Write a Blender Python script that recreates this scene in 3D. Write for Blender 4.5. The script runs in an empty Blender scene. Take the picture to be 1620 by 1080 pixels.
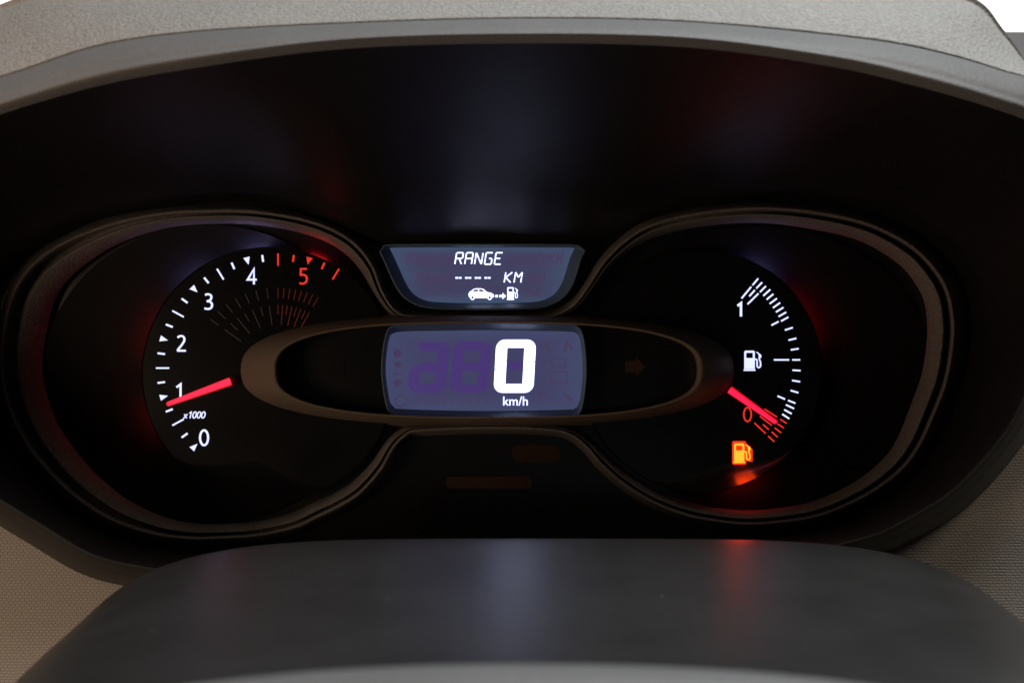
import bpy, math, random
from mathutils import Vector
from mathutils.geometry import tessellate_polygon
random.seed(4)
sc = bpy.context.scene
COL = sc.collection

# ------------------------------------------------------------------ camera
FOC = 50.0
K = 36.0 / FOC / 1620.0          # metres per reference pixel and metre of distance
cam_d = bpy.data.cameras.new("camera"); cam_d.lens = FOC; cam_d.sensor_width = 36.0
cam_d.clip_start = 0.01; cam_d.clip_end = 50
cam_d.dof.use_dof = True; cam_d.dof.focus_distance = 0.612; cam_d.dof.aperture_fstop = 16.0
cam = bpy.data.objects.new("camera", cam_d); COL.objects.link(cam)
cam.rotation_euler = (math.radians(90), 0, 0)
sc.camera = cam

# ------------------------------------------------------------------ world, lamps, exposure
w = bpy.data.worlds.new("World"); sc.world = w; w.use_nodes = True
w.node_tree.nodes["Background"].inputs[0].default_value = (0.8, 0.88, 1.0, 1)
w.node_tree.nodes["Background"].inputs[1].default_value = 0.012
sc.view_settings.view_transform = 'Standard'; sc.view_settings.look = 'None'
sc.view_settings.exposure = 0; sc.view_settings.gamma = 1

def area(name, loc, aim, sx, sy, power, color):
    d = bpy.data.lights.new(name, 'AREA'); d.shape = 'RECTANGLE'; d.size = sx; d.size_y = sy
    d.energy = power; d.color = color
    o = bpy.data.objects.new(name, d); COL.objects.link(o)
    o.location = loc
    o.rotation_euler = (Vector(aim) - Vector(loc)).to_track_quat('-Z', 'Y').to_euler()
    return o
area("roof_light", (0.22, 0.31, 0.58), (0.10, 0.42, 0.0), 0.5, 0.30, 4.1, (0.91, 0.96, 1.0))
area("right_window_light", (0.62, 0.04, 0.58), (0.20, 0.48, 0.02), 0.35, 0.26, 1.9, (1.0, 0.84, 0.66))
area("left_door_light", (-0.60, 0.12, 0.40), (0.05, 0.5, 0.05), 0.3, 0.3, 0.8, (1.0, 0.72, 0.55))  # added warm fill for the hood's left end and the right bezel
area("left_window_light", (-0.58, -0.05, -0.15), (0.02, 0.58, 0.0), 0.26, 0.26, 2.4, (1.0, 0.71, 0.50))

# ------------------------------------------------------------------ helpers
def P(px, py, Y):                 # point seen at reference pixel (px, py) at distance Y
    return Vector(((px - 810) * K * Y, Y, -(py - 540) * K * Y))
ORG = {}
def empty(name, loc, label, cat, group=None, kind=None):
    o = bpy.data.objects.new(name, None); COL.objects.link(o); o.location = loc
    o.empty_display_size = 0.02
    ORG[o.name] = Vector(loc); o['label'] = label; o['category'] = cat
    return o
def mk(name, verts, faces, mat, parent=None, smooth=False, label=None, cat=None, kind=None):
    lo = Vector([min(v[i] for v in verts) for i in range(3)]); hi = Vector([max(v[i] for v in verts) for i in range(3)])
    c = (lo + hi) / 2
    me = bpy.data.meshes.new(name)
    me.from_pydata([tuple(Vector(v) - c) for v in verts], [], faces); me.update()
    if smooth:
        me.polygons.foreach_set('use_smooth', [True] * len(me.polygons))
    me.materials.append(mat)
    o = bpy.data.objects.new(name, me); COL.objects.link(o)
    ORG[o.name] = c
    if parent: o.parent = parent; o.location = c - ORG[parent.name]
    else: o.location = c
    if label: o['label'] = label
    if cat: o['category'] = cat
    if kind: o['kind'] = kind
    return o
def cr(p0, p1, p2, p3, t):
    return 0.5 * ((2 * p1) + (p2 - p0) * t + (2 * p0 - 5 * p1 + 4 * p2 - p3) * t * t + (3 * p1 - p0 - 3 * p2 + p3) * t ** 3)
def spl(pts, n, closed=True):     # n samples per control segment
    pts = [Vector(p) for p in pts]; L = len(pts); out = []
    for i in range(L if closed else L - 1):
        if closed: a, b, c, d = pts[(i - 1) % L], pts[i], pts[(i + 1) % L], pts[(i + 2) % L]
        else: a, b, c, d = pts[max(i - 1, 0)], pts[i], pts[i + 1], pts[min(i + 2, L - 1)]
        for k in range(n): out.append(cr(a, b, c, d, k / n))
    if not closed: out.append(pts[-1])
    return out
def loft(rings, closed=True):
    n = len(rings[0]); V = [v for r in rings for v in r]; F = []
    for i in range(len(rings) - 1):
        for j in range(n if closed else n - 1):
            k = (j + 1) % n
            F.append((i * n + j, i * n + k, (i + 1) * n + k, (i + 1) * n + j))
    return V, F
class MB:                          # collects flat prisms facing the driver
    def __init__(s): s.V = []; s.F = []
    def prism(s, loops, Y, th=0.0004):
        # loops: outer loop then holes, in reference pixels at distance Y; front at Y-th
        pts = [[Vector((x, y, 0)) for x, y in lp] for lp in loops]
        tri = tessellate_polygon(pts); flat = [p for lp in loops for p in lp]
        b = len(s.V); n = len(flat)
        for x, y in flat: s.V.append(P(x, y, Y) - Vector((0, th, 0)))
        for x, y in flat: s.V.append(P(x, y, Y))
        for t in tri:
            a, c, d = [flat[i] for i in t]
            cr_ = (c[0] - a[0]) * (d[1] - a[1]) - (c[1] - a[1]) * (d[0] - a[0])
            t = t if cr_ < 0 else (t[0], t[2], t[1])
            s.F.append(tuple(b + i for i in t))
        o = b
        for lp in loops:
            m = len(lp)
            for i in range(m):
                j = (i + 1) % m
                s.F.append((o + i, o + j, o + n + j, o + n + i))
            o += m
        return s
    def stroke(s, pl, wd, Y, th=0.0004):
        L = []; R = []; pl = [Vector(p) for p in pl]
        for i, p in enumerate(pl):
            d0 = (p - pl[i - 1]).normalized() if i else (pl[1] - p).normalized()
            d1 = (pl[i + 1] - p).normalized() if i < len(pl) - 1 else d0
            d = (d0 + d1).normalized(); nn = Vector((-d.y, d.x))
            h = wd / 2 / max(.45, d.dot(d0))
            L.append(tuple(p + nn * h)); R.append(tuple(p - nn * h))
        return s.prism([L + R[::-1]], Y, th)
    def build(s, name, mat, parent, **k): return mk(name, s.V, s.F, mat, parent, **k)
def circ(cx, cy, r, n=24, ry=None):
    return [(cx + r * math.cos(2 * math.pi * i / n), cy + (ry or r) * math.sin(2 * math.pi * i / n)) for i in range(n)]
def rrect(x0, y0, x1, y1, r, n=6, slant=0):
    out = []
    for cx, cy, a0 in ((x1 - r, y0 + r, -90), (x1 - r, y1 - r, 0), (x0 + r, y1 - r, 90), (x0 + r, y0 + r, 180)):
        for k in range(n + 1):
            a = math.radians(a0 + 90 * k / n); out.append((cx + r * math.cos(a), cy + r * math.sin(a)))
    ym = (y0 + y1) / 2
    return [(x - slant * (y - ym), y) for x, y in out]
def text(s, cx, cy, h, Y, name, mat, parent, shear=0.0, sx=1.0, th=0.0004, off=0.0, **k):
    cu = bpy.data.curves.new("t", 'FONT'); cu.body = s; cu.align_x = 'CENTER'; cu.size = 1; cu.shear = shear
    cu.resolution_u = 4; cu.offset = off
    o = bpy.data.objects.new("t", cu); COL.objects.link(o)
    dg = bpy.context.evaluated_depsgraph_get(); dg.update()
    me = bpy.data.meshes.new_from_object(o.evaluated_get(dg))
    vs = [v.co.copy() for v in me.vertices]
    x0, x1 = min(v.x for v in vs), max(v.x for v in vs); y0, y1 = min(v.y for v in vs), max(v.y for v in vs)
    f = h / (y1 - y0)
    V = [P(cx + (v.x - (x0 + x1) / 2) * f * sx, cy - (v.y - (y0 + y1) / 2) * f, Y - th) for v in vs]
    F = [tuple(p.vertices) for p in me.polygons]
    bpy.data.objects.remove(o); bpy.data.curves.remove(cu); bpy.data.meshes.remove(me)
    return mk(name, V, F, mat, parent, **k)

# ------------------------------------------------------------------ materials
def nodes(name):
    m = bpy.data.materials.new(name); m.use_nodes = True
    return m, m.node_tree.nodes, m.node_tree.links, m.node_tree.nodes["Principled BSDF"]
def plastic(name, col, rough, grain=0.0, scale=900.0, spec=0.5, var=0.15, detail=3.0, dust=0.0, fleck=0.0, fscale=1200):
    m, N, L, b = nodes(name)
    b.inputs["Roughness"].default_value = rough; b.inputs["Specular IOR Level"].default_value = spec
    tc = N.new("ShaderNodeNewGeometry")
    n1 = N.new("ShaderNodeTexNoise"); n1.inputs["Scale"].default_value = 35; n1.inputs["Detail"].default_value = 6
    L.new(tc.outputs["Position"], n1.inputs["Vector"])
    mx = N.new("ShaderNodeMix"); mx.data_type = 'RGBA'
    mx.inputs[6].default_value = tuple(c * (1 - var) for c in col) + (1,)
    mx.inputs[7].default_value = tuple(min(1, c * (1 + var)) for c in col) + (1,)
    L.new(n1.outputs["Fac"], mx.inputs[0])
    out = mx.outputs[2]
    if dust > 0:
        v = N.new("ShaderNodeTexVoronoi"); v.inputs["Scale"].default_value = 110
        L.new(tc.outputs["Position"], v.inputs["Vector"])
        lt = N.new("ShaderNodeMath"); lt.operation = 'LESS_THAN'; lt.inputs[1].default_value = 0.07
        L.new(v.outputs["Distance"], lt.inputs[0])
        sp = N.new("ShaderNodeSeparateColor"); L.new(v.outputs["Color"], sp.inputs[0])
        gt = N.new("ShaderNodeMath"); gt.operation = 'GREATER_THAN'; gt.inputs[1].default_value = 0.80
        L.new(sp.outputs[0], gt.inputs[0])
        mu = N.new("ShaderNodeMath"); mu.operation = 'MULTIPLY'; L.new(lt.outputs[0], mu.inputs[0]); L.new(gt.outputs[0], mu.inputs[1])
        m2 = N.new("ShaderNodeMath"); m2.operation = 'MULTIPLY'; L.new(mu.outputs[0], m2.inputs[0]); m2.inputs[1].default_value = dust
        mx2 = N.new("ShaderNodeMix"); mx2.data_type = 'RGBA'; mx2.inputs[7].default_value = (0.45, 0.43, 0.40, 1)
        L.new(out, mx2.inputs[6]); L.new(m2.outputs[0], mx2.inputs[0]); out = mx2.outputs[2]
    if fleck > 0:
        n3 = N.new("ShaderNodeTexNoise"); n3.inputs["Scale"].default_value = fscale; n3.inputs["Detail"].default_value = 2
        L.new(tc.outputs["Position"], n3.inputs["Vector"])
        mr = N.new("ShaderNodeMapRange"); mr.inputs[1].default_value = .35; mr.inputs[2].default_value = .65
        mr.inputs[3].default_value = 1 - fleck; mr.inputs[4].default_value = 1 + fleck; L.new(n3.outputs["Fac"], mr.inputs[0])
        vm = N.new("ShaderNodeVectorMath"); vm.operation = 'SCALE'; L.new(out, vm.inputs[0]); L.new(mr.outputs[0], vm.inputs["Scale"]); out = vm.outputs[0]
    L.new(out, b.inputs["Base Color"])
    r = N.new("ShaderNodeMapRange"); r.inputs[3].default_value = rough * 0.9; r.inputs[4].default_value = min(1, rough * 1.12)
    L.new(n1.outputs["Fac"], r.inputs[0]); L.new(r.outputs[0], b.inputs["Roughness"])
    if grain > 0:
        n2 = N.new("ShaderNodeTexNoise"); n2.inputs["Scale"].default_value = scale; n2.inputs["Detail"].default_value = detail
        L.new(tc.outputs["Position"], n2.inputs["Vector"])
        bp = N.new("ShaderNodeBump"); bp.inputs["Strength"].default_value = grain; bp.inputs["Distance"].default_value = 0.0011
        L.new(n2.outputs["Fac"], bp.inputs["Height"]); L.new(bp.outputs[0], b.inputs["Normal"])
    return m
def glow(name, col, strength):
    m, N, L, b = nodes(name)
    b.inputs["Base Color"].default_value = (0.02, 0.02, 0.02, 1); b.inputs["Roughness"].default_value = 0.4
    b.inputs["Emission Color"].default_value = col + (1,); b.inputs["Emission Strength"].default_value = strength
    return m
def lcd(name, mid, edge, strength=1.0):
    m, N, L, b = nodes(name)
    b.inputs["Base Color"].default_value = (0.01, 0.01, 0.012, 1); b.inputs["Roughness"].default_value = 0.25
    tc = N.new("ShaderNodeTexCoord"); sp = N.new("ShaderNodeSeparateXYZ"); L.new(tc.outputs["Generated"], sp.inputs[0])
    def edge_d(sock):
        a = N.new("ShaderNodeMath"); a.operation = 'SUBTRACT'; a.inputs[1].default_value = 0.5; L.new(sock, a.inputs[0])
        c = N.new("ShaderNodeMath"); c.operation = 'ABSOLUTE'; L.new(a.outputs[0], c.inputs[0]); return c.outputs[0]
    mxm = N.new("ShaderNodeMath"); mxm.operation = 'MAXIMUM'
    L.new(edge_d(sp.outputs[0]), mxm.inputs[0]); L.new(edge_d(sp.outputs[2]), mxm.inputs[1])
    r = N.new("ShaderNodeMapRange"); r.inputs[1].default_value = 0.30; r.inputs[2].default_value = 0.5
    L.new(mxm.outputs[0], r.inputs[0])
    nz = N.new("ShaderNodeTexNoise"); nz.inputs["Scale"].default_value = 5; nz.inputs["Detail"].default_value = 2
    L.new(tc.outputs["Generated"], nz.inputs["Vector"])
    ad = N.new("ShaderNodeMath"); ad.operation = 'MULTIPLY_ADD'; ad.inputs[1].default_value = 0.9
    sub = N.new("ShaderNodeMath"); sub.operation = 'SUBTRACT'; sub.inputs[1].default_value = 0.42; L.new(nz.outputs["Fac"], sub.inputs[0])
    L.new(sub.outputs[0], ad.inputs[0]); L.new(r.outputs[0], ad.inputs[2]); ad.use_clamp = True
    mx = N.new("ShaderNodeMix"); mx.data_type = 'RGBA'; mx.inputs[6].default_value = mid + (1,); mx.inputs[7].default_value = edge + (1,)
    L.new(ad.outputs[0], mx.inputs[0]); L.new(mx.outputs[2], b.inputs["Emission Color"])
    b.inputs["Emission Strength"].default_value = strength
    return m
M = {}
M['hood'] = plastic('hood_grain', (0.32, 0.315, 0.30), 0.6, 1.0, 900, var=0.08, detail=5, fleck=0.13, fscale=800)
M['rim'] = plastic('hood_rim_plastic', (0.15, 0.15, 0.15), 0.60, 0.25, 500, var=0.10, fleck=0.08)
M['tunnel'] = plastic('black_semi_gloss', (0.008, 0.008, 0.008), 0.42, 0.06, 1500)
M['surround'] = plastic('surround_plastic', (0.020, 0.019, 0.017), 0.50, 0.2, 1200)
M['mask'] = plastic('black_gloss_mask', (0.004, 0.004, 0.004), 0.22)
M['bowl'] = plastic('gauge_bowl_black', (0.006, 0.0055, 0.006), 0.36, spec=0.05)
M['dial'] = plastic('dial_black', (0.004, 0.004, 0.0042), 0.20, 0.0, 300, var=0.6, spec=0.35)
M['bezel'] = plastic('bezel_brown_grain', (0.135, 0.122, 0.110), 0.50, 0.9, 1600, fleck=0.35, fscale=1500)
M['ring'] = plastic('centre_ring_brown', (0.13, 0.098, 0.072), 0.6, 0.25, 2200, spec=0.2)
M['frame'] = plastic('display_frame_gloss', (0.05, 0.085, 0.12), 0.42, 0.35, 1500)
M['shroud'] = plastic('column_cover_plastic', (0.031, 0.031, 0.031), 0.38, 0.12, 260, var=0.3, dust=0.14)
M['hub'] = plastic('wheel_hub_plastic', (0.16, 0.163, 0.166), 0.5, 0.2, 500)
M['dash'] = plastic('dash_pad_grey', (0.30, 0.30, 0.30), 0.7, 0.3, 400)
M['white'] = glow('backlit_white', (0.62, 0.66, 1.0), 1.4)
M['red'] = glow('backlit_red', (1.0, 0.035, 0.02), 0.8)
M['lip'] = plastic('dial_lip_hazy_black', (0.006, 0.006, 0.0063), 0.27, 0.10, 240, var=0.7, spec=1.0)
M['needle'] = glow('needle_pink_red', (1.0, 0.010, 0.055), 1.7)
M['needleside'] = glow('needle_red_side', (1.0, 0.006, 0.022), 0.75)
M['halo'] = glow('warning_lamp_edge', (1.0, 0.04, 0.004), 0.9)  # painted bloom round the lit warning icon
M['amber'] = glow('warning_amber', (1.0, 0.046, 0.003), 13.0)
M['lcdwhite'] = glow('display_white', (0.60, 0.65, 1.0), 2.4)
M['digit'] = glow('speed_digit_white', (0.55, 0.61, 1.0), 3.4)
M['lcd_t'] = lcd('trip_display_glow', (0.050, 0.048, 0.108), (0.050, 0.076, 0.142))
M['lcd_s'] = lcd('speed_display_glow', (0.050, 0.049, 0.120), (0.054, 0.064, 0.140))
M['ghost'] = glow('unlit_segment_violet', (0.054, 0.030, 0.165), 1.0)
M['ghost2'] = glow('unlit_segment_plum', (0.058, 0.040, 0.100), 1.0)
M['print'] = plastic('unlit_print_grey', (0.060, 0.047, 0.040), 0.5)
M['printred'] = plastic('unlit_print_red', (0.22, 0.011, 0.009), 0.5)
M['smoke'] = plastic('unlit_lamp_brown', (0.034, 0.017, 0.010), 0.4, spec=0.2)
M['sky'] = glow('bright_outdoors', (1, 1, 1), 1.6)
# woven panel
m, N, L, b = nodes('woven_beige'); b.inputs["Roughness"].default_value = 0.75; b.inputs["Specular IOR Level"].default_value = 0.25
g = N.new("ShaderNodeNewGeometry"); mp = N.new("ShaderNodeMapping"); mp.vector_type = 'POINT'
mp.inputs["Rotation"].default_value = (math.radians(90), 0, 0)
L.new(g.outputs["Position"], mp.inputs["Vector"])
br = N.new("ShaderNodeTexBrick"); br.inputs["Scale"].default_value = 1.0; br.inputs["Brick Width"].default_value = 0.0018
br.inputs["Row Height"].default_value = 0.00115; br.inputs["Mortar Size"].default_value = 0.00030; br.inputs["Mortar Smooth"].default_value = 1.0
br.inputs["Color1"].default_value = (1, 1, 1, 1); br.inputs["Color2"].default_value = (0.85, 0.85, 0.85, 1); br.inputs["Mortar"].default_value = (0, 0, 0, 1)
nj = N.new("ShaderNodeTexNoise"); nj.inputs["Scale"].default_value = 260; nj.inputs["Detail"].default_value = 2; L.new(g.outputs["Position"], nj.inputs["Vector"])
vs = N.new("ShaderNodeVectorMath"); vs.operation = 'MULTIPLY_ADD'; vs.inputs[1].default_value = (.0011, .0009, .0009)
L.new(nj.outputs["Color"], vs.inputs[0]); L.new(mp.outputs[0], vs.inputs[2]); L.new(vs.outputs[0], br.inputs["Vector"])
mx = N.new("ShaderNodeMix"); mx.data_type = 'RGBA'; mx.inputs[6].default_value = (0.30, 0.277, 0.245, 1); mx.inputs[7].default_value = (0.37, 0.342, 0.305, 1)
L.new(br.outputs["Color"], mx.inputs[0]); L.new(mx.outputs[2], b.inputs["Base Color"])
bp = N.new("ShaderNodeBump"); bp.inputs["Strength"].default_value = 0.6; bp.inputs["Distance"].default_value = 0.0005
L.new(br.outputs["Color"], bp.inputs["Height"]); L.new(bp.outputs[0], b.inputs["Normal"])
M['woven'] = m

# ------------------------------------------------------------------ sky and dashboard
mk('sky', [(-6, 7, -3), (6, 7, -3), (6, 7, 5), (-6, 7, 5)], [(0, 1, 2, 3)], M['sky'], kind='structure')

# hood stations: rim edge E in reference pixels with distance, clockwise from top centre
E = [(810, 75, .46), (1080, 81, .46), (1300, 108, .462), (1440, 138, .466), (1560, 172, .472), (1640, 205, .48), (1705, 270, .49),
     (1730, 380, .50), (1700, 480, .51), (1640, 570, .52), (1590, 675, .53), (1508, 769, .54), (1430, 819, .545), (1360, 849, .55),
     (1200, 880, .55), (810, 920, .55), (400, 925, .55), (272, 901, .55), (155, 876, .545), (60, 822, .54), (-60, 748, .53), (-250, 640, .52),
     (-390, 480, .505), (-350, 340, .49), (-160, 245, .48), (0, 185, .472), (150, 141, .466), (300, 113, .462), (540, 84, .46)]
R7 = [(765, 387), (925, 387), (1060, 334), (1250, 316), (1400, 345), (1470, 390), (1515, 440), (1530, 500), (1528, 560), (1515, 620),
      (1485, 690), (1425, 765), (1360, 808), (1300, 834), (1180, 850), (770, 870), (420, 872), (300, 872), (190, 850), (100, 800), (40, 730), (-5, 645),
      (-18, 560), (-8, 490), (25, 425), (90, 378), (200, 338), (420, 322), (605, 387)]
up = {0: ((820, 29), (815, -42)), 1: ((1080, 34), (1080, -38)), 2: ((1330, 57), (1350, -28)), 3: ((1460, 77), (1525, 2)), 4: ((1580, 110), (1588, 58)), 5: ((1655, 142), (1640, 130)),
      24: ((-175, 165), (-210, 110)), 25: ((0, 122), (-25, 28)), 26: ((150, 74), (105, -12)), 27: ((300, 51), (285, -24)), 28: ((540, 37), (535, -38))}
nS = len(E)
A_, D_, B_, C_, S_, F_, E_, G_, T_ = ([] for _ in range(9))
for i, (x, y, Y) in enumerate(E):
    e = P(x, y, Y); t = P(R7[i][0], R7[i][1], .6235)
    if i in up:
        (sx, sy), (bx, by) = up[i]
        s = P(sx, sy, Y + .005); b_ = P(bx, by, Y + .042)
        c = P(sx * .55 + bx * .45, sy * .5 + by * .5, Y + .018)
        f = P(x * .5 + sx * .5, y * .5 + sy * .5, Y - .0055); e = P(x, y + 6, Y + .003)
        a = Vector((b_.x * 1.02, .78, b_.z - .012)); d_ = Vector((b_.x * 1.005, b_.y + .03, b_.z + .002))
    else:
        p, n_ = Vector(E[i - 1][:2]), Vector(E[(i + 1) % nS][:2]); d = (n_ - p).normalized(); nn = Vector((d.y, -d.x))
        q = lambda k, dy: P(x + nn.x * k, y + nn.y * k, Y + dy)
        f, s, c, b_ = q(7, -.002), q(20, .003), q(31, .012), q(39, .03); a = q(39, .10); d_ = q(39, .06)
    g_ = (e * .45 + t * .55)
    for lst, v in zip((A_, D_, B_, C_, S_, F_, E_, G_, T_), (a, d_, b_, c, s, f, e, g_, t)): lst.append(v)
NS = 9
rings = {k: spl(v, NS) for k, v in zip('ADBCSFEGT', (A_, D_, B_, C_, S_, F_, E_, G_, T_))}
nP = len(rings['S'])
def prof(keys, n): # rings interpolated across the profile
    out = []
    cols = [spl([rings[k][j] for k in keys], n, closed=False) for j in range(nP)]
    return [[cols[j][i] for j in range(nP)] for i in range(len(cols[0]))]
hood = empty('instrument_hood', (0, .55, -.05), 'grey grained plastic hood with a seam arching over the dark instrument panel', 'instrument hood')
cov = prof('ADBCS', 7)
lowS = range(int(6.5 * NS), int(23.5 * NS))
def toward(a, b, d): return [p + (q - p).normalized() * (d if j not in lowS else d * .04) for j, (p, q) in enumerate(zip(a, b))]
seamw = .00045
last = cov[-1]; cov[-1] = toward(last, cov[-2], seamw)
inner = [v + Vector((0, .004, 0)) for v in cov[-1]]
cov += [toward(cov[-1], inner, .0006), inner]
Vc, Fc = loft(cov)
body = prof('SFEGT', 9)
rim = body[:18]; tun = body[17:]
r0 = toward(rim[0], rim[1], seamw); inn = [v + Vector((0, .004, 0)) for v in r0]
V, F = loft([inn, r0] + rim[1:])
# lower stations of the rim are the dark surround: split into two parts along the ring
nr = len(rim) + 1
lowS = range(int(6.5 * NS), int(23.5 * NS))
Fu = [f for f in F if (f[0] % nP) not in lowS]; Fl = [f for f in F if (f[0] % nP) in lowS]
def sub(V, F):
    idx = sorted({i for f in F for i in f}); mpn = {i: k for k, i in enumerate(idx)}
    return [V[i] for i in idx], [tuple(mpn[i] for i in f) for f in F]
mk('hood_cover', *sub(Vc, [f for f in Fc if (f[0] % nP) not in lowS]), M['hood'], hood, True, label='grained upper cover above the seam')
mk('surround_edge', *sub(Vc, [f for f in Fc if (f[0] % nP) in lowS]), M['surround'], hood, True)
mk('hood_rim', *sub(V, Fu), M['rim'], hood, True, label='smooth rim band below the seam')
mk('lower_surround', *sub(V, Fl), M['surround'], hood, True, label='black curved lower surround')
V, F = loft(tun); mk('inner_tunnel', V, F, M['tunnel'], hood, True, label='black semi gloss inside of the hood')
# the dark part of the cover low down
# dashboard: woven panels either side and a pad behind on the right
dash = empty('dashboard', (0, .60, -.16), 'beige woven dashboard trim around the bottom of the instrument hood', 'dashboard')
lowB = [rings['B'][j] for j in range(int(7 * NS), int(23 * NS))]
def panel(js):
    r_in = [Vector((v.x, .572, v.z)) for v in [rings['B'][j] * (.572 / rings['B'][j].y) for j in js]]
    r_in = [Vector((v.x * .985, .5735, v.z * .985)) for v in r_in]
    mid = [Vector((v.x * 1.25, .570, v.z * 1.25 - .01)) for v in r_in]
    far = [Vector((v.x * 2.2, .545, v.z * 2.2 - .08)) for v in r_in]
    return loft([r_in, mid, far], closed=False)
V, F = panel(range(int(7 * NS), int(15 * NS) + 1)); mk('woven_panel', V, F, M['woven'], dash, True)
V, F = panel(range(int(15 * NS), int(23 * NS) + 1)); mk('woven_panel', V, F, M['woven'], dash, True)
z1 = P(0, 47, .95).z
bx = [(.30, .95, -.1), (.75, .95, -.1), (.75, 1.25, -.1), (.30, 1.25, -.1), (.30, .95, z1 - .006), (.75, .95, z1 - .006), (.75, .957, z1), (.30, .957, z1), (.75, 1.25, z1), (.30, 1.25, z1)]
mk('dash_pad', bx, [(0, 1, 5, 4), (4, 5, 6, 7), (7, 6, 8, 9), (0, 4, 7, 9, 3), (1, 2, 8, 6, 5), (3, 9, 8, 2)], M['dash'], dash, label='grey pad beside the windscreen')

# ------------------------------------------------------------------ instrument cluster
YF = .6240                          # faceplate distance
cl = empty('instrument_cluster', P(770, 870, .63), 'lit car instrument cluster with rev counter, fuel gauge and two blue displays', 'instrument cluster')
# faceplate
cen = P(765, 600, YF)
ring7 = [Vector((v.x, YF, v.z)) * 1 for v in rings['T']]
ring7 = [cen + (v - cen) * 1.06 for v in ring7]
V = ring7 + [cen]; F = [(len(V) - 1, j, (j + 1) % nP) for j in range(nP)]
mk('faceplate', V, F, M['mask'], cl)
# butterfly bezel: lip contour with band width
LIP = [(770, 503, 8), (860, 502, 8), (905, 485, 10), (935, 447, 13), (953, 419, 15), (983, 387, 18), (1023, 360, 20), (1080, 343, 20), (1147, 333, 21), (1213, 330, 23), (1280, 335, 26), (1347, 347, 28), (1397, 364, 31), (1447, 393, 35), (1480, 427, 38), (1500, 463, 40), (1508, 507, 41), (1507, 547, 41), (1497, 603, 40), (1477, 656, 39), (1453, 707, 36), (1422, 746, 32), (1368, 784, 27), (1298, 814, 24), (1235, 825, 22), (1177, 828, 21), (1119, 821, 20), (1080, 812, 20), (1034, 794, 19), (987, 765, 18), (952, 734, 16), (929, 707, 14), (905, 688, 11), (870, 679, 9), (770, 676, 8), (664, 680, 9), (641, 688, 12), (622, 707, 15), (602, 742, 18), (571, 777, 20), (540, 798, 21), (505, 815, 22), (466, 833, 22), (408, 846, 22), (350, 850, 22), (303, 851, 24), (249, 845, 30), (194, 829, 38), (155, 810, 44), (109, 777, 50), (70, 738, 55), (43, 703, 58), (20, 660, 62), (5, 607, 64), (2, 560, 65), (7, 520, 66), (17, 477, 65), (33, 443, 62), (62, 410, 56), (110, 380, 46), (180, 354, 32), (260, 338, 23), (333, 334, 20), (400, 335, 20), (467, 345, 20), (520, 361, 21), (560, 385, 21), (588, 420, 19), (606, 465, 14), (630, 495, 10), (670, 502, 8)]
sl = spl([Vector(p) for p in LIP], 5); nl = len(sl)
def off(frac, Y, add=0):
    out = []
    for i, v in enumerate(sl):
        d = (sl[(i + 2) % nl] - sl[(i - 2) % nl]); d = Vector((d.x, d.y)).normalized(); nn = Vector((-d.y, d.x))
        k = v.z * frac + add
        out.append(P(v.x + nn.x * k, v.y + nn.y * k, Y))
    return out
prof_b = [(0, .6236, -10), (0, .6200, -9), (0, .6125, -4), (0, .6102, -1.5), (0, .6100, 0), (0, .6103, 1.5), (.08, .6135, 1.5), (.14, .6215, 1), (.30, .6215, 1), (.36, .6130, 0), (.40, .6112, 0), (.46, .6115, 0), (1.0, .6195, 0), (1.02, .6234, 0)]
V, F = loft([off(*p) for p in prof_b]); mk('bezel', V, F, M['bezel'], cl, True, label='thin grained bezel looping round both dials')
# gauge bowls: glossy floor sloping from the bezel to each dial
YD = .6130
def disc(cx, cy, r, Y, name, mat, parent, edge=3.0, n=120, ry=None, **k):
    ry = ry or r
    c0 = P(cx, cy, Y)
    def mr(R, YY): return [Vector((c0.x + R * K * Y * math.cos(2 * math.pi * i / n), YY, c0.z - R * K * Y * math.sin(2 * math.pi * i / n))) for i in range(n)]
    rg = [mr(r - 3, YF - .0004), mr(r - 3, Y + .0016), mr(r + edge, Y + .0014), mr(r + edge, Y + .0010), mr(r, Y)]
    V, F = loft(rg); V.append(P(cx, cy, Y)); o = len(V) - 1
    F += [(4 * n + j, 4 * n + (j + 1) % n, o) for j in range(n)]
    return mk(name, V, F, mat, parent, **k)
def bowl(cx, cy, r0, rx1, ry1, mx_, my_):
    n = 120
    rg = [[P(x, y, YF - .0012) for x, y in circ(cx, cy, r0, n)], [P(x, y, YF - .0016) for x, y in circ((cx + mx_) / 2, (cy + my_) / 2, (r0 + rx1) / 2, n, (r0 + ry1) / 2)],
          [P(x, y, YF - .0026) for x, y in circ(mx_, my_, rx1, n, ry1)]]
    V, F = loft(rg); return mk('gauge_bowl', V, F, M['bowl'], cl, True)
bowl(425, 592, 190, 262, 236, 330, 592)
bowl(1110, 587, 185, 270, 225, 1200, 582)
tach = disc(425, 592, 199, YD, 'tachometer', M['dial'], cl, label='rev counter dial on the left with white and red scale')
fuel = disc(1110, 587, 189, YD, 'fuel_gauge', M['dial'], cl, label='fuel gauge dial on the right with a lit low fuel lamp')
YT = YD - .0002
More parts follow.
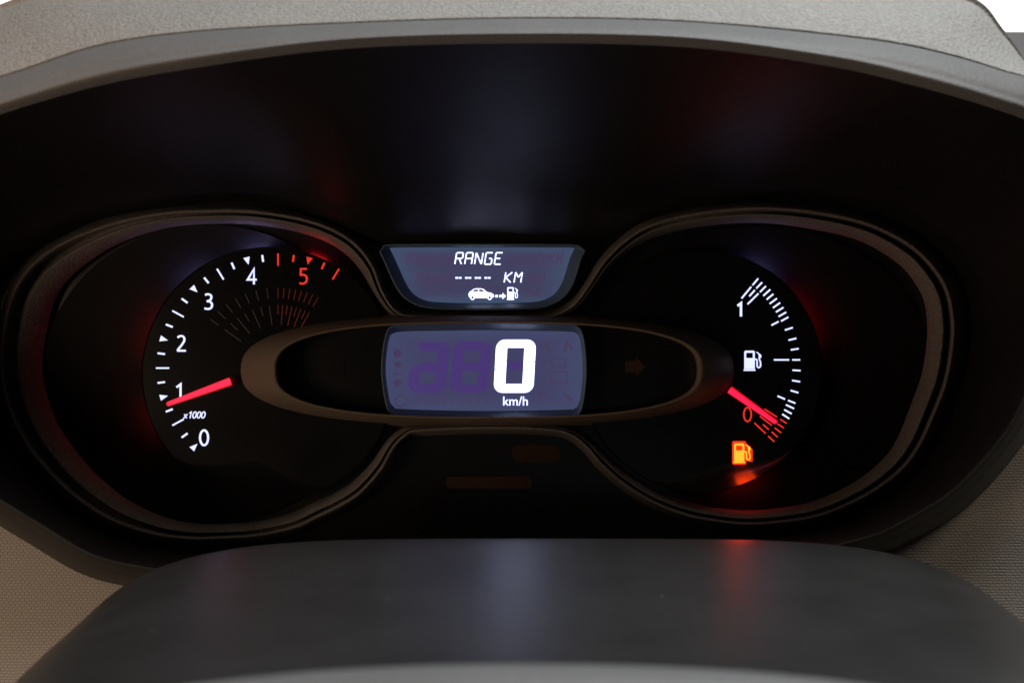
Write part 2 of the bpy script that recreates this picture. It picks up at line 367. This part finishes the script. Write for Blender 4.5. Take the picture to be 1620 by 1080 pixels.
# tachometer scale
def tp(a, r): a = math.radians(a); return (440 + 193 * r * math.cos(a), 582 - 181 * r * math.sin(a))
for q in range(0, 23):
    v = q * .25; a = 225 - 30 * v; mat = M['red'] if v >= 4.5 else M['white']
    b = MB()
    if q % 4 == 0:
        d = math.degrees(5.0 / 190)
        b.prism([[tp(a - d, 1.0), tp(a + d, 1.0), tp(a, .935)]], YT); nm = 'scale_triangle'
    elif q % 2 == 0: b.stroke([tp(a, 1.0), tp(a, .893)], 2.5, YT); nm = 'scale_tick'
    else: b.stroke([tp(a, .995), tp(a, .935)], 3.0, YT); nm = 'scale_tick'
    b.build(nm, mat, tach)
EL = [(.28 + .25 * math.sin(2 * math.pi * k / 24), .5 + .465 * math.cos(2 * math.pi * k / 24)) for k in range(25)]
GL = {'0': ([EL], 0), '1': ([[(.10, .76), (.35, .95), (.35, 0)]], 0),
      '2': ([[(.05, .86), (.2, .955), (.38, .93), (.47, .8), (.45, .64), (.32, .42), (.12, .17), (.04, .045)], [(.02, .045), (.56, .045)]], 1),
      '3': ([[(.07, .91), (.25, .96), (.43, .88), (.45, .70), (.33, .56), (.17, .53)], [(.17, .52), (.38, .49), (.5, .33), (.45, .13), (.27, .04), (.03, .08)]], 3),
      '4': ([[(.43, 0), (.43, .95), (.04, .29), (.60, .29)]], 0),
      '5': ([[(.50, .955), (.13, .955), (.11, .54)], [(.11, .55), (.27, .60), (.45, .5), (.5, .31), (.42, .12), (.24, .04), (.04, .07)]], 2),
      'x': ([[(.04, .0), (.50, .62)], [(.04, .62), (.50, 0)]], 0)}
def glyphs(st, cx, cy, h, wl, Y, name, mat, parent, slant=0.0, pitch=.62):
    b = MB(); n = len(st); sm = 0
    for i, ch in enumerate(st):
        x0 = cx + (i - n / 2) * pitch * h + (pitch - .56) * h / 2; sm = 0
        for k, pl in enumerate(GL[ch][0]):
            if GL[ch][1] >> k & 1: pl = [tuple(v) for v in spl([Vector(p) for p in pl], 4, False)]
            sm += 1
            b.stroke([(x0 + p[0] * h + slant * h * (p[1] - .5), cy + h / 2 - p[1] * h) for p in pl], wl, Y - .00004 * sm, .0004)
    return b.build(name, mat, parent)
for s, x, y, mt in (('0', 323, 692, 'white'), ('1', 284, 619, 'white'), ('2', 287, 543, 'white'), ('3', 330, 477, 'white'), ('4', 398, 437, 'white'), ('5', 480, 437, 'red')):
    glyphs(s, x, y, 25.5, 3.15, YT, 'numeral', M[mt], tach)
glyphs('x1000', 308, 656, 10.5, 1.7, YT, 'unit_lettering', M['white'], tach, slant=.2, pitch=.66)
# unlit fine scale
for k, a in enumerate([62 + 4 * q for q in range(8)] + [97.5 + 7.5 * q for q in range(7)]):
    mat = M['printred'] if a < 91 else M['print']
    MB().stroke([tp(a, .70), tp(a, .61)], 1.3, YT, .0002).build('faint_tick', mat, tach)
    MB().stroke([tp(a, .55), tp(a, .47 if k % 2 else .38)], 1.3, YT, .0002).build('faint_tick', mat, tach)
# needle: tapered rounded bar above the dial
def needle(tip, root, w0, w1, parent):
    t, r = Vector(tip), Vector(root); d = (r - t).normalized(); nn = Vector((-d.y, d.x))
    pts = []
    for k in range(9):
        a = math.pi * (k / 8) ; pts.append(tuple(t - d * math.sin(a) * w0 / 2 + nn * math.cos(a) * w0 / 2))
    pts += [tuple(r - nn * w1 / 2), tuple(r + nn * w1 / 2)]
    MB().prism([pts], YD - .0035, .0016).build('needle', M['needleside'], parent, label='glowing pink red needle')
    c = (t + r) / 2
    q = [tuple(r + (Vector(p) - r) * .985 - nn * (nn.dot(Vector(p) - r)) * .30 - nn * 0.6) for p in pts]
    return MB().prism([q], YD - .0051, .0003).build('needle_stripe', M['needle'], parent)
needle((268, 638.3), (365, 603), 7.5, 13, tach)
# fuel scale
def fp(a, r): a = math.radians(a); return (1096 + 170 * r * math.cos(a), 569 - 163 * r * math.sin(a))
FT = {'white': [((1190.5, 451), (1199.3, 440.6)), ((1196.5, 456.1), (1205.6, 446.6)), ((1202.2, 461.9), (1211.5, 452.6)), ((1207.4, 467.9), (1218.4, 458)), ((1212.9, 473.7), (1223.3, 465.1)),
        ((1217.6, 480.4), (1228.9, 472)), ((1222.7, 486.9), (1234, 478.9)), ((1227.5, 493.6), (1239.1, 486.3)), ((1231.7, 500.6), (1243.5, 493.8)), ((1235.6, 507.8), (1247.1, 501.5)),
        ((1241.7, 522), (1254, 518)), ((1247.3, 538), (1259.7, 535)), ((1251, 553.3), (1263.3, 551.3)), ((1253.3, 569), (1265.7, 569)), ((1253.7, 585.3), (1266.3, 586)),
        ((1253.1, 601.5), (1265.6, 603.5)), ((1250.7, 617.4), (1262.8, 620.9)), ((1246.7, 633), (1258.1, 637.6)), ((1243.3, 640), (1255.9, 645.9)), ((1240.7, 647.8), (1252.2, 654.1)), ((1237.4, 654.8), (1248.5, 661.9)),
        ((1173.1, 471.9), (1188.3, 453.6)), ((1185.4, 468.6), (1194, 458.9)), ((1182.6, 481.1), (1199.7, 464.3)), ((1220.3, 514.4), (1231.5, 508.6)), ((1224.3, 569), (1248.3, 569)), ((1230, 626.1), (1241.7, 631.1))],
      'red': [((1234.3, 662.8), (1244.3, 669.3)), ((1230.2, 670.2), (1240, 676.5)), ((1225.7, 676.5), (1235.6, 684.1)), ((1220.7, 682.8), (1230.2, 691.1)), ((1215.2, 689.3), (1224.8, 698.1)),
        ((1209.3, 646.7), (1229.1, 659.4)), ((1202.2, 658.1), (1220.7, 672.4)), ((1206.9, 671.1), (1216.3, 679.1)), ((1193.5, 668.7), (1211.1, 685.2))]}
for mt, lst in FT.items():
    for a, c in lst: MB().stroke([a, c], 2.5 if mt == 'white' else 2.1, YT).build('scale_tick', M[mt], fuel)
glyphs('1', 1170.6, 489.5, 22, 3.6, YT, 'numeral', M['white'], fuel)
glyphs('0', 1182.5, 655.3, 23.5, 2.5, YT, 'numeral', M['red'], fuel)
needle((1225.5, 666.5), (1154, 616), 7.5, 12, fuel)
def pump(x, y, s, Y, name, mat, parent, **k):   # x, y centre; s height
    b = MB(); u = s / 32.0
    q = lambda a, c: (x + (a - 14) * u, y + (c - 16) * u)
    body = [q(*p) for p in ((0, 30), (0, 2), (1.5, 0), (15.5, 0), (17, 2), (17, 30))]
    win = [q(*p) for p in ((3, 3.5), (3, 12), (14, 12), (14, 3.5))]
    b.prism([body, win], Y)
    b.prism([[q(-1, 30.5), q(18, 30.5), q(18, 33), q(-1, 33)]], Y)
    hose = [q(*p) for p in ((17, 14), (20.5, 15), (21, 25), (23, 27.5), (26, 26), (26.5, 20), (25, 15), (24.5, 11), (27, 7))]
    b.stroke([tuple(v) for v in spl([Vector(p) for p in hose], 4, False)], 2.2 * u, Y)
    b.prism([[q(19, 2), q(21, 2), q(27.5, 7), q(27.5, 12), q(24, 11), q(23, 6)]], Y)
    return b.build(name, mat, parent, **k)
pump(1191, 570, 31, YT, 'fuel_icon', M['white'], fuel)
pump(1174.5, 716, 30, YT - .0008, 'warning_lamp', M['amber'], fuel, label='amber low fuel warning light')
MB().prism([rrect(1158.2, 697.2, 1180.5, 734.6, 3)], YT - .0003, .0003).stroke([(1180, 706), (1187.5, 712), (1187.5, 730)], 6, YT - .0002, .0003).build('warning_lamp_edge', M['halo'], fuel)  # bloom round the lit icon, painted as a red glowing outline

# added glowing strips, hidden under the dial rims to tint the bowls
M['leakred'] = glow('edge_leak_red', (1.0, .015, .02), 62); M['leakblue'] = glow('edge_leak_violet', (.42, .38, 1.0), 75)  # materials of the added glowing strips
def glow_strip(cx, cy, r_, a0, a1, mat, parent):
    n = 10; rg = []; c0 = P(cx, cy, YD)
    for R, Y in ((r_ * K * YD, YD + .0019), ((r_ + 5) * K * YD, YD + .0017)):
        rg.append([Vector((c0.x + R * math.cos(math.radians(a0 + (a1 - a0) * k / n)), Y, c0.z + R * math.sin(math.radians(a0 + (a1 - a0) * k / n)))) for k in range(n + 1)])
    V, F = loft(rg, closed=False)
    mk('edge_light', V, F, mat, parent)  # added glowing strip, hidden under the dial rim
for a0, a1, mt in ((192, 206, 'leakred'), (150, 172, 'leakred'), (122, 136, 'leakblue'), (94, 104, 'leakblue'), (66, 74, 'leakred')): glow_strip(425, 592, 195.5, a0, a1, M[mt], tach)
for a0, a1, mt in ((15, 40, 'leakred'), (52, 64, 'leakblue'), (-74, -60, 'leakred')): glow_strip(1110, 587, 185.5, a0, a1, M[mt], fuel)
# hazy lower lip of each dial, curling forward below the scale
def dial_lip(cx, cy, R, parent, a_mid, a_half, dep, mat, H):
    rows = []; nA, nR = 60, 12
    sm = lambda t: (lambda u: u * u * (3 - 2 * u))(min(1, max(0, t)))
    for i in range(nA + 1):
        u = -1 + 2 * i / nA; a = math.radians(a_mid + a_half * u); wgt = sm(1 - abs(u)) ** .8; row = []
        for k in range(nR + 1):
            t = k / nR; rr = R * (1.005 - dep * (1 - t) * wgt - .004); h = .00012 + H * wgt * t ** 1.7
            row.append(P(cx + rr * math.cos(a), cy - rr * math.sin(a), YD - h))
        rows.append(row)
    V, F = loft(rows, closed=False); F = [f[::-1] for f in F]
    mk('dial_lip', V, F, M[mat], parent, True)
dial_lip(1110, 587, 189, fuel, -78, 38, .20, 'lip', .0095)
dial_lip(425, 592, 199, tach, -100, 40, .30, 'dial', .0065)

# centre ring (super-ellipse), raised
def sup(cx, cy, rx, ry, n, m=160):
    out = []
    for i in range(m):
        a = 2 * math.pi * i / m; c, s = math.cos(a), math.sin(a)
        out.append((cx + rx * math.copysign(abs(c) ** (2 / n), c), cy + ry * math.copysign(abs(s) ** (2 / n), s)))
    return out
CX, CY = 771, 585
rg = [[P(x, y, Y) for x, y in sup(CX, CY, rx, ry, n)] for rx, ry, n, Y in
      ((400, 92, 2.55, .6236), (396, 90, 2.55, .6160), (392, 88, 2.6, .6138), (388, 87, 2.6, .6122), (342, 77, 2.75, .5950), (337, 75, 2.8, .5944), (333, 73.5, 2.8, .5955), (331, 73, 2.8, .6114))]
V, F = loft(rg); mk('centre_ring', V, F, M['ring'], cl, True, label='brown oval ring round the speed display')
o_ = sup(CX, CY, 333, 74, 2.8)
b = MB(); b.prism([o_], .6116, .0006); b.build('centre_panel', M['mask'], cl)
# displays with chamfered frames
def frame(contour, grow, Yin, Yout, name, Yb=YF - .0003, **k):
    n = len(contour); cs = Vector((sum(p[0] for p in contour) / n, sum(p[1] for p in contour) / n))
    def ex(gx, gt, gb):
        out = []
        for i, p in enumerate(contour):
            d = Vector(contour[(i + 1) % n]) - Vector(contour[i - 1]); nn = Vector((d.y, -d.x)).normalized()
            gy = gt if nn.y < 0 else gb
            out.append((p[0] + nn.x * gx, p[1] + nn.y * gy))
        return out
    gx, gt, gb = grow
    rg = [[P(x, y, Yin + .0006) for x, y in ex(-1, -1, -1)], [P(x, y, Yin - .0006) for x, y in ex(0.6, .6, .6)], [P(x, y, Yout) for x, y in ex(gx, gt, gb)],
          [P(x, y, Yout - .0004) for x, y in ex(gx + 1.5, gt + 1.5, gb + 1.5)], [P(x, y, Yout + .0002) for x, y in ex(gx + 3, gt + 3, gb + 3)], [P(x, y, Yb) for x, y in ex(gx + 3.2, gt + 3.2, gb + 3.2)]]
    V, F = loft(rg); return mk(name, V, F, M['frame'], cl, True, **k)
# speed display
sc_pts = [(622, 527), (640, 524), (700, 523), (766, 522), (840, 523), (895, 524), (910, 526), (917, 534), (921, 560), (922, 588), (920, 615), (916, 638), (909, 646), (890, 648), (766, 650), (640, 647), (623, 643), (616, 632), (611, 600), (610, 580), (612, 555), (616, 534)]
c_s = [tuple(v) for v in spl([Vector(p) for p in sc_pts], 3)]
spd = MB().prism([c_s], .6110, .0008).build('speed_display', M['lcd_s'], cl, label='blue violet speed display reading 0 km/h')
frame(c_s, (4, 10, 14), .6102, .6015, 'display_frame', .6112)
YS = .6100
def seg_digit(x0, y0, x1, y1, wx, wy, segs, mat, name, parent, Y, sl_=.10):
    ym = (y0 + y1) / 2; f = lambda x, y: (x - sl_ * (y - ym), y); g = .1
    pol = {'a': [(x0 + 8, y0), (x1 - 8, y0), (x1 - wx - g, y0 + wy), (x0 + wx + g, y0 + wy)],
           'b': [(x1, y0 + 9), (x1, ym), (x1 - wx, ym), (x1 - wx, y0 + wy + g), (x1 - 6, y0 + 1.5)],
           'c': [(x1 - wx, ym), (x1, ym), (x1, y1 - 9), (x1 - 6, y1 - 1.5), (x1 - wx, y1 - wy - g)],
           'd': [(x0 + wx + g, y1 - wy), (x1 - wx - g, y1 - wy), (x1 - 8, y1), (x0 + 8, y1)],
           'e': [(x0, ym + 6), (x0 + 6, ym - 1), (x0 + wx, ym - 6), (x0 + wx, y1 - wy - g), (x0 + 6, y1 - 1.5), (x0, y1 - 9)],
           'f': [(x0, y0 + 9), (x0 + 6, y0 + 1.5), (x0 + wx, y0 + wy + g), (x0 + wx, ym - 6.2), (x0 + 6, ym - 1.2), (x0, ym + 4)],
           'g': [(x0 + wx + g, ym - wy * .5), (x1 - wx - g, ym - wy * .5), (x1 - wx - g, ym + wy * .5), (x0 + wx + g, ym + wy * .5)]}
    b = MB()
    for s in segs: b.prism([[f(*p) for p in pol[s]]], Y, .0003)
    return b.build(name, mat, parent)
seg_digit(648, 541, 708, 621, 17, 14, 'abcdeg', M['ghost'], 'unlit_digit', spd, YS)
seg_digit(715, 540, 775, 621, 17, 14, 'abcdefg', M['ghost'], 'unlit_digit', spd, YS)
MB().prism([[(802, 571), (827, 571), (827, 584), (802, 584)]], YS, .0002).build('unlit_segment', M['ghost'], spd)
# the lit 0: upper and lower halves with a hairline between
sh = lambda p: (p[0] - .055 * (p[1] - 579), p[1])
ro = rrect(783, 537, 846, 621, 14, 6)
# rrect order: top right arc, bottom right arc, bottom left arc, top left arc
tr, brc, blc, tl = ro[0:7], ro[7:14], ro[14:21], ro[21:28]
hx0, hx1, hy0, hy1 = 801, 828, 550, 607
upper = [(846, 571.2), (hx1, 584.6), (hx1, hy0), (hx0, hy0), (hx0, 570.0), (783, 584.0)] + tl + tr
lower = [(846, 572.5), (hx1, 586), (hx1, hy1), (hx0, hy1), (hx0, 571.3), (783, 585.3)] + blc[::-1] + brc[::-1]
b = MB(); b.prism([[sh(p) for p in upper]], YS, .0003); b.prism([[sh(p) for p in lower]], YS, .0003)
b.build('speed_digit', M['digit'], spd, label='large glowing white digit 0')
text('km/h', 815.5, 634, 14.5, YS, 'unit_lettering', M['lcdwhite'], spd, off=.006)
# unlit symbols on the speed display
def gh(fn):
    b = MB(); fn(b); return b.build('unlit_symbol', M['ghost2'], spd)
gh(lambda b: b.prism([circ(629, 559, 7, 14)], YS, .0002)); gh(lambda b: b.prism([[(623, 576), (630, 570), (637, 576), (633, 582), (627, 582)]], YS, .0002))
gh(lambda b: b.prism([[(621, 590), (636, 590), (636, 592), (621, 592)]], YS, .0002)); gh(lambda b: b.prism([circ(629, 605, 6, 14)], YS, .0002))
gh(lambda b: b.prism([circ(634, 634, 10, 18), circ(634, 634, 8, 18)[::-1]], YS, .0002))
gh(lambda b: b.stroke([(858, 540), (872, 556)], 3, YS, .0002).stroke([(872, 540), (862, 552)], 2, YS, .0002))
gh(lambda b: b.stroke([(893, 556), (897, 542), (905, 552)], 4, YS, .0002))
gh(lambda b: b.prism([rrect(872, 566, 896, 582, 3), rrect(874, 568, 894, 580, 2)[::-1]], YS, .0002))
gh(lambda b: b.prism([rrect(870, 587, 898, 607, 3), rrect(872, 589, 896, 605, 2)[::-1]], YS, .0002))
gh(lambda b: b.stroke([(852, 632), (860, 622), (870, 630)], 3, YS, .0002)); gh(lambda b: b.stroke([(892, 622), (905, 634)], 4, YS, .0002))
for i in range(9):
    text('8', 662 + i * 13.5, 634, 10, YS, 'unlit_character', M['ghost2'], spd, th=.0002, shear=.15, sx=.9)

# trip display
tr_pts = [(619, 392), (650, 391.5), (765, 391), (880, 391.5), (906, 392), (908, 395), (902, 408), (896, 428), (888, 450), (875, 467), (855, 476), (830, 478.5), (765, 480), (700, 478.5), (672, 475), (653, 464), (641, 446), (632, 426), (622, 404), (617.5, 395)]
c_t = [tuple(v) for v in spl([Vector(p) for p in tr_pts], 3)]
YR = .6205
trip = MB().prism([c_t], YR, .0008).build('trip_display', M['lcd_t'], cl, label='trapezoid trip display reading RANGE with dashes and KM')
frame(c_t, (16, 3, 8), YR - .0008, .6125, 'display_frame')
YR2 = YR - .0010
SEG = {'R': [[(0, 0), (0, .5)], [(0, .5), (0, 1)], [(0, 1), (1, 1)], [(1, 1), (1, .5)], [(1, .5), (0, .5)], [(.5, .5), (1, 0)]],
       'A': [[(0, 0), (0, .5)], [(0, .5), (0, 1)], [(0, 1), (1, 1)], [(1, 1), (1, .5)], [(1, .5), (0, .5)], [(1, .5), (1, 0)]],
       'N': [[(0, 0), (0, .5)], [(0, .5), (0, 1)], [(0, 1), (.5, .5)], [(.5, .5), (1, 0)], [(1, 0), (1, .5)], [(1, .5), (1, 1)]],
       'G': [[(1, 1), (0, 1)], [(0, 1), (0, .5)], [(0, .5), (0, 0)], [(0, 0), (1, 0)], [(1, 0), (1, .5)], [(1, .5), (.5, .5)]],
       'E': [[(1, 1), (0, 1)], [(0, 1), (0, .5)], [(0, .5), (0, 0)], [(0, 0), (1, 0)], [(0, .5), (.8, .5)]],
       'K': [[(0, 0), (0, .5)], [(0, .5), (0, 1)], [(.1, .5), (1, 1)], [(.1, .5), (1, 0)]],
       'M': [[(0, 0), (0, .5)], [(0, .5), (0, 1)], [(0, 1), (.5, .5)], [(.5, .5), (1, 1)], [(1, 1), (1, .5)], [(1, .5), (1, 0)]],
       '-': [[(0, .5), (.5, .5)], [(.5, .5), (1, .5)]],
       '*': [[(0, 0), (0, .5)], [(0, .5), (0, 1)], [(0, 1), (1, 1)], [(1, 1), (1, .5)], [(1, .5), (0, .5)], [(1, .5), (1, 0)], [(0, 0), (1, 0)], [(0, 1), (1, 0)], [(0, 0), (1, 1)]]}
def seg_char(ch, x, y, wd, ht, wl, mat, name, Y=YR2, sl_=.17):   # x, y = lower left
    b = MB()
    for (a, c) in SEG[ch]:
        p = Vector((x + a[0] * wd + sl_ * ht * a[1], y - a[1] * ht)); q = Vector((x + c[0] * wd + sl_ * ht * c[1], y - c[1] * ht))
        d = (q - p).normalized() * (.5 if mat is M['lcdwhite'] else .7)
        b.stroke([tuple(p + d), tuple(q - d)], wl, Y, .0002)
    return b.build(name, mat, trip)
for i, ch in enumerate('RANGE'): seg_char(ch, 719.5 + i * 15.6, 418, 10.6, 18.2, 2.15, M['lcdwhite'], 'lit_character')
for i in range(4): seg_char('-', 718.6 + i * 15.3, 448, 10.6, 17, 2.6, M['lcdwhite'], 'lit_character')
for i, ch in enumerate('KM'): seg_char(ch, 797.5 + i * 15.6, 447.2, 10.6, 16.8, 2.05, M['lcdwhite'], 'lit_character')
for i in range(17):
    x = 642 + i * 14.8
    if not (706 < x < 800): seg_char('*', x, 418, 10, 17, 1.5, M['ghost2'], 'unlit_character', YR2 + .0001)
    if 655 < x < 860 and not (706 < x < 824): seg_char('*', x, 448, 10, 17, 1.5, M['ghost2'], 'unlit_character', YR2 + .0001)
def carpts(lst): return [(741 + p[0] * 41, 474 - p[1] * 18) for p in lst]
car = carpts([(0.02, .25), (0, .5), (.04, .68), (.12, .80), (.2, .94), (.3, 1), (.45, 1), (.58, .95), (.72, .68), (.9, .58), (.98, .45), (1, .25), (.94, .2), (.9, .14), (.10, .14), (.04, .2)])
wn1 = carpts([(.17, .72), (.22, .88), (.36, .91), (.38, .72)]); wn2 = carpts([(.42, .72), (.41, .91), (.52, .90), (.64, .70)])
b = MB(); b.prism([car, wn1, wn2], YR2, .0003)
for cx in (.16, .82):
    c = carpts([(cx, .17)])[0]; b.prism([circ(c[0], c[1], 3.6, 14)], YR2 - .00005, .0003)
b.build('car_icon', M['lcdwhite'], trip)
for cx in (.16, .82):
    c = carpts([(cx, .19)])[0]; MB().prism([circ(c[0], c[1], 1.9, 12)], YR2 - .0004, .0001).build('car_icon_wheel', M['ghost2'], trip)
MB().prism([[(783.8, 466.4), (787.8, 466.4), (787.8, 470.2), (783.8, 470.2)]], YR2, .0003).build('lit_dot', M['lcdwhite'], trip)
MB().prism([[(790, 466.4), (795, 466.4), (795, 463), (800.6, 468.3), (795, 473.6), (795, 470.2), (790, 470.2)]], YR2, .0003).build('arrow_icon', M['lcdwhite'], trip)
pump(811, 464, 19.5, YR2, 'fuel_icon', M['lcdwhite'], trip)
MB().prism([circ(723, 465, 6, 16), circ(723, 465, 4.6, 16)[::-1]], YR2, .0002).build('unlit_symbol', M['ghost2'], trip)
MB().stroke([(828, 458), (852, 468)], 4, YR2, .0002).build('unlit_symbol', M['ghost2'], trip)

# unlit indicator arrows and the warning strip below
YP = .6109
arrow = lambda s, x, y: [(x + s * a, y + c) for a, c in ((-15, -9), (2, -9), (2, -15), (17, 0), (2, 15), (2, 9), (-15, 9))]
MB().prism([arrow(1, 1004, 580)], YP, .0002).build('turn_indicator', M['smoke'], cl)
MB().prism([arrow(-1, 530, 583)], YP, .0002).build('turn_indicator', M['mask'], cl)
MB().prism([rrect(705, 753, 842, 772, 9)], YF, .0004).build('unlit_lamp', M['smoke'], cl)
MB().prism([rrect(810, 703, 886, 731, 13)], YF, .0004).build('unlit_lamp', M['smoke'], cl)

# ------------------------------------------------------------------ steering column cover and wheel hub
def cover():
    rg = []
    prof_y = [(.5200, .060, .165), (.5150, .0125, .168), (.5080, .0030, .170), (.4950, 0, .170), (.46, 0, .170), (.42, 0, .170), (.38, 0, .168), (.345, .001, .165), (.330, .006, .163), (.322, .020, .161), (.320, .06, .16)]
    py_ = spl([Vector(p) for p in prof_y], 4, False)
    for v in py_:
        Y, drop, hw = v
        zt = -.0690 - (.50 - Y) * .075 - drop
        xc = (868 - 810) * K * .50
        row = []
        for i in range(81):
            a = math.pi * i / 80; c, s = math.cos(a), math.sin(a); n = 4.4
            row.append(Vector((xc - hw * math.copysign(abs(c) ** (2 / n), c), Y, zt - .095 * (1 - abs(s) ** (2 / n)))))
        rg.append(row)
    return loft(rg, closed=False)
V, F = cover()
mk('steering_column_cover', V, F, M['shroud'], None, True, label='smooth dark grey steering column cover below the instruments with red and blue reflections', cat='column cover')
rg = []
for Y, dz, a in ((.252, .055, .122), (.250, .014, .124), (.246, .004, .125), (.240, 0, .125), (.232, .003, .124), (.225, .012, .122), (.222, .05, .12)):
    row = []
    for i in range(61):
        t = math.pi * i / 60; c, s = math.cos(t), math.sin(t); n = 2.2
        row.append(Vector((.003 - a * math.copysign(abs(c) ** (2 / n), c), Y, P(0, 1050, .240).z - dz - .04 * (1 - abs(s) ** (2 / n)))))
    rg.append(row)
rg = [spl([rg[k][i] for k in range(len(rg))], 4, False) for i in range(61)]
V, F = loft(rg, closed=False)
mk('steering_wheel_hub', V, F, M['hub'], None, True, label='pale grey rounded top of the steering wheel hub in front of the column cover', cat='steering wheel')
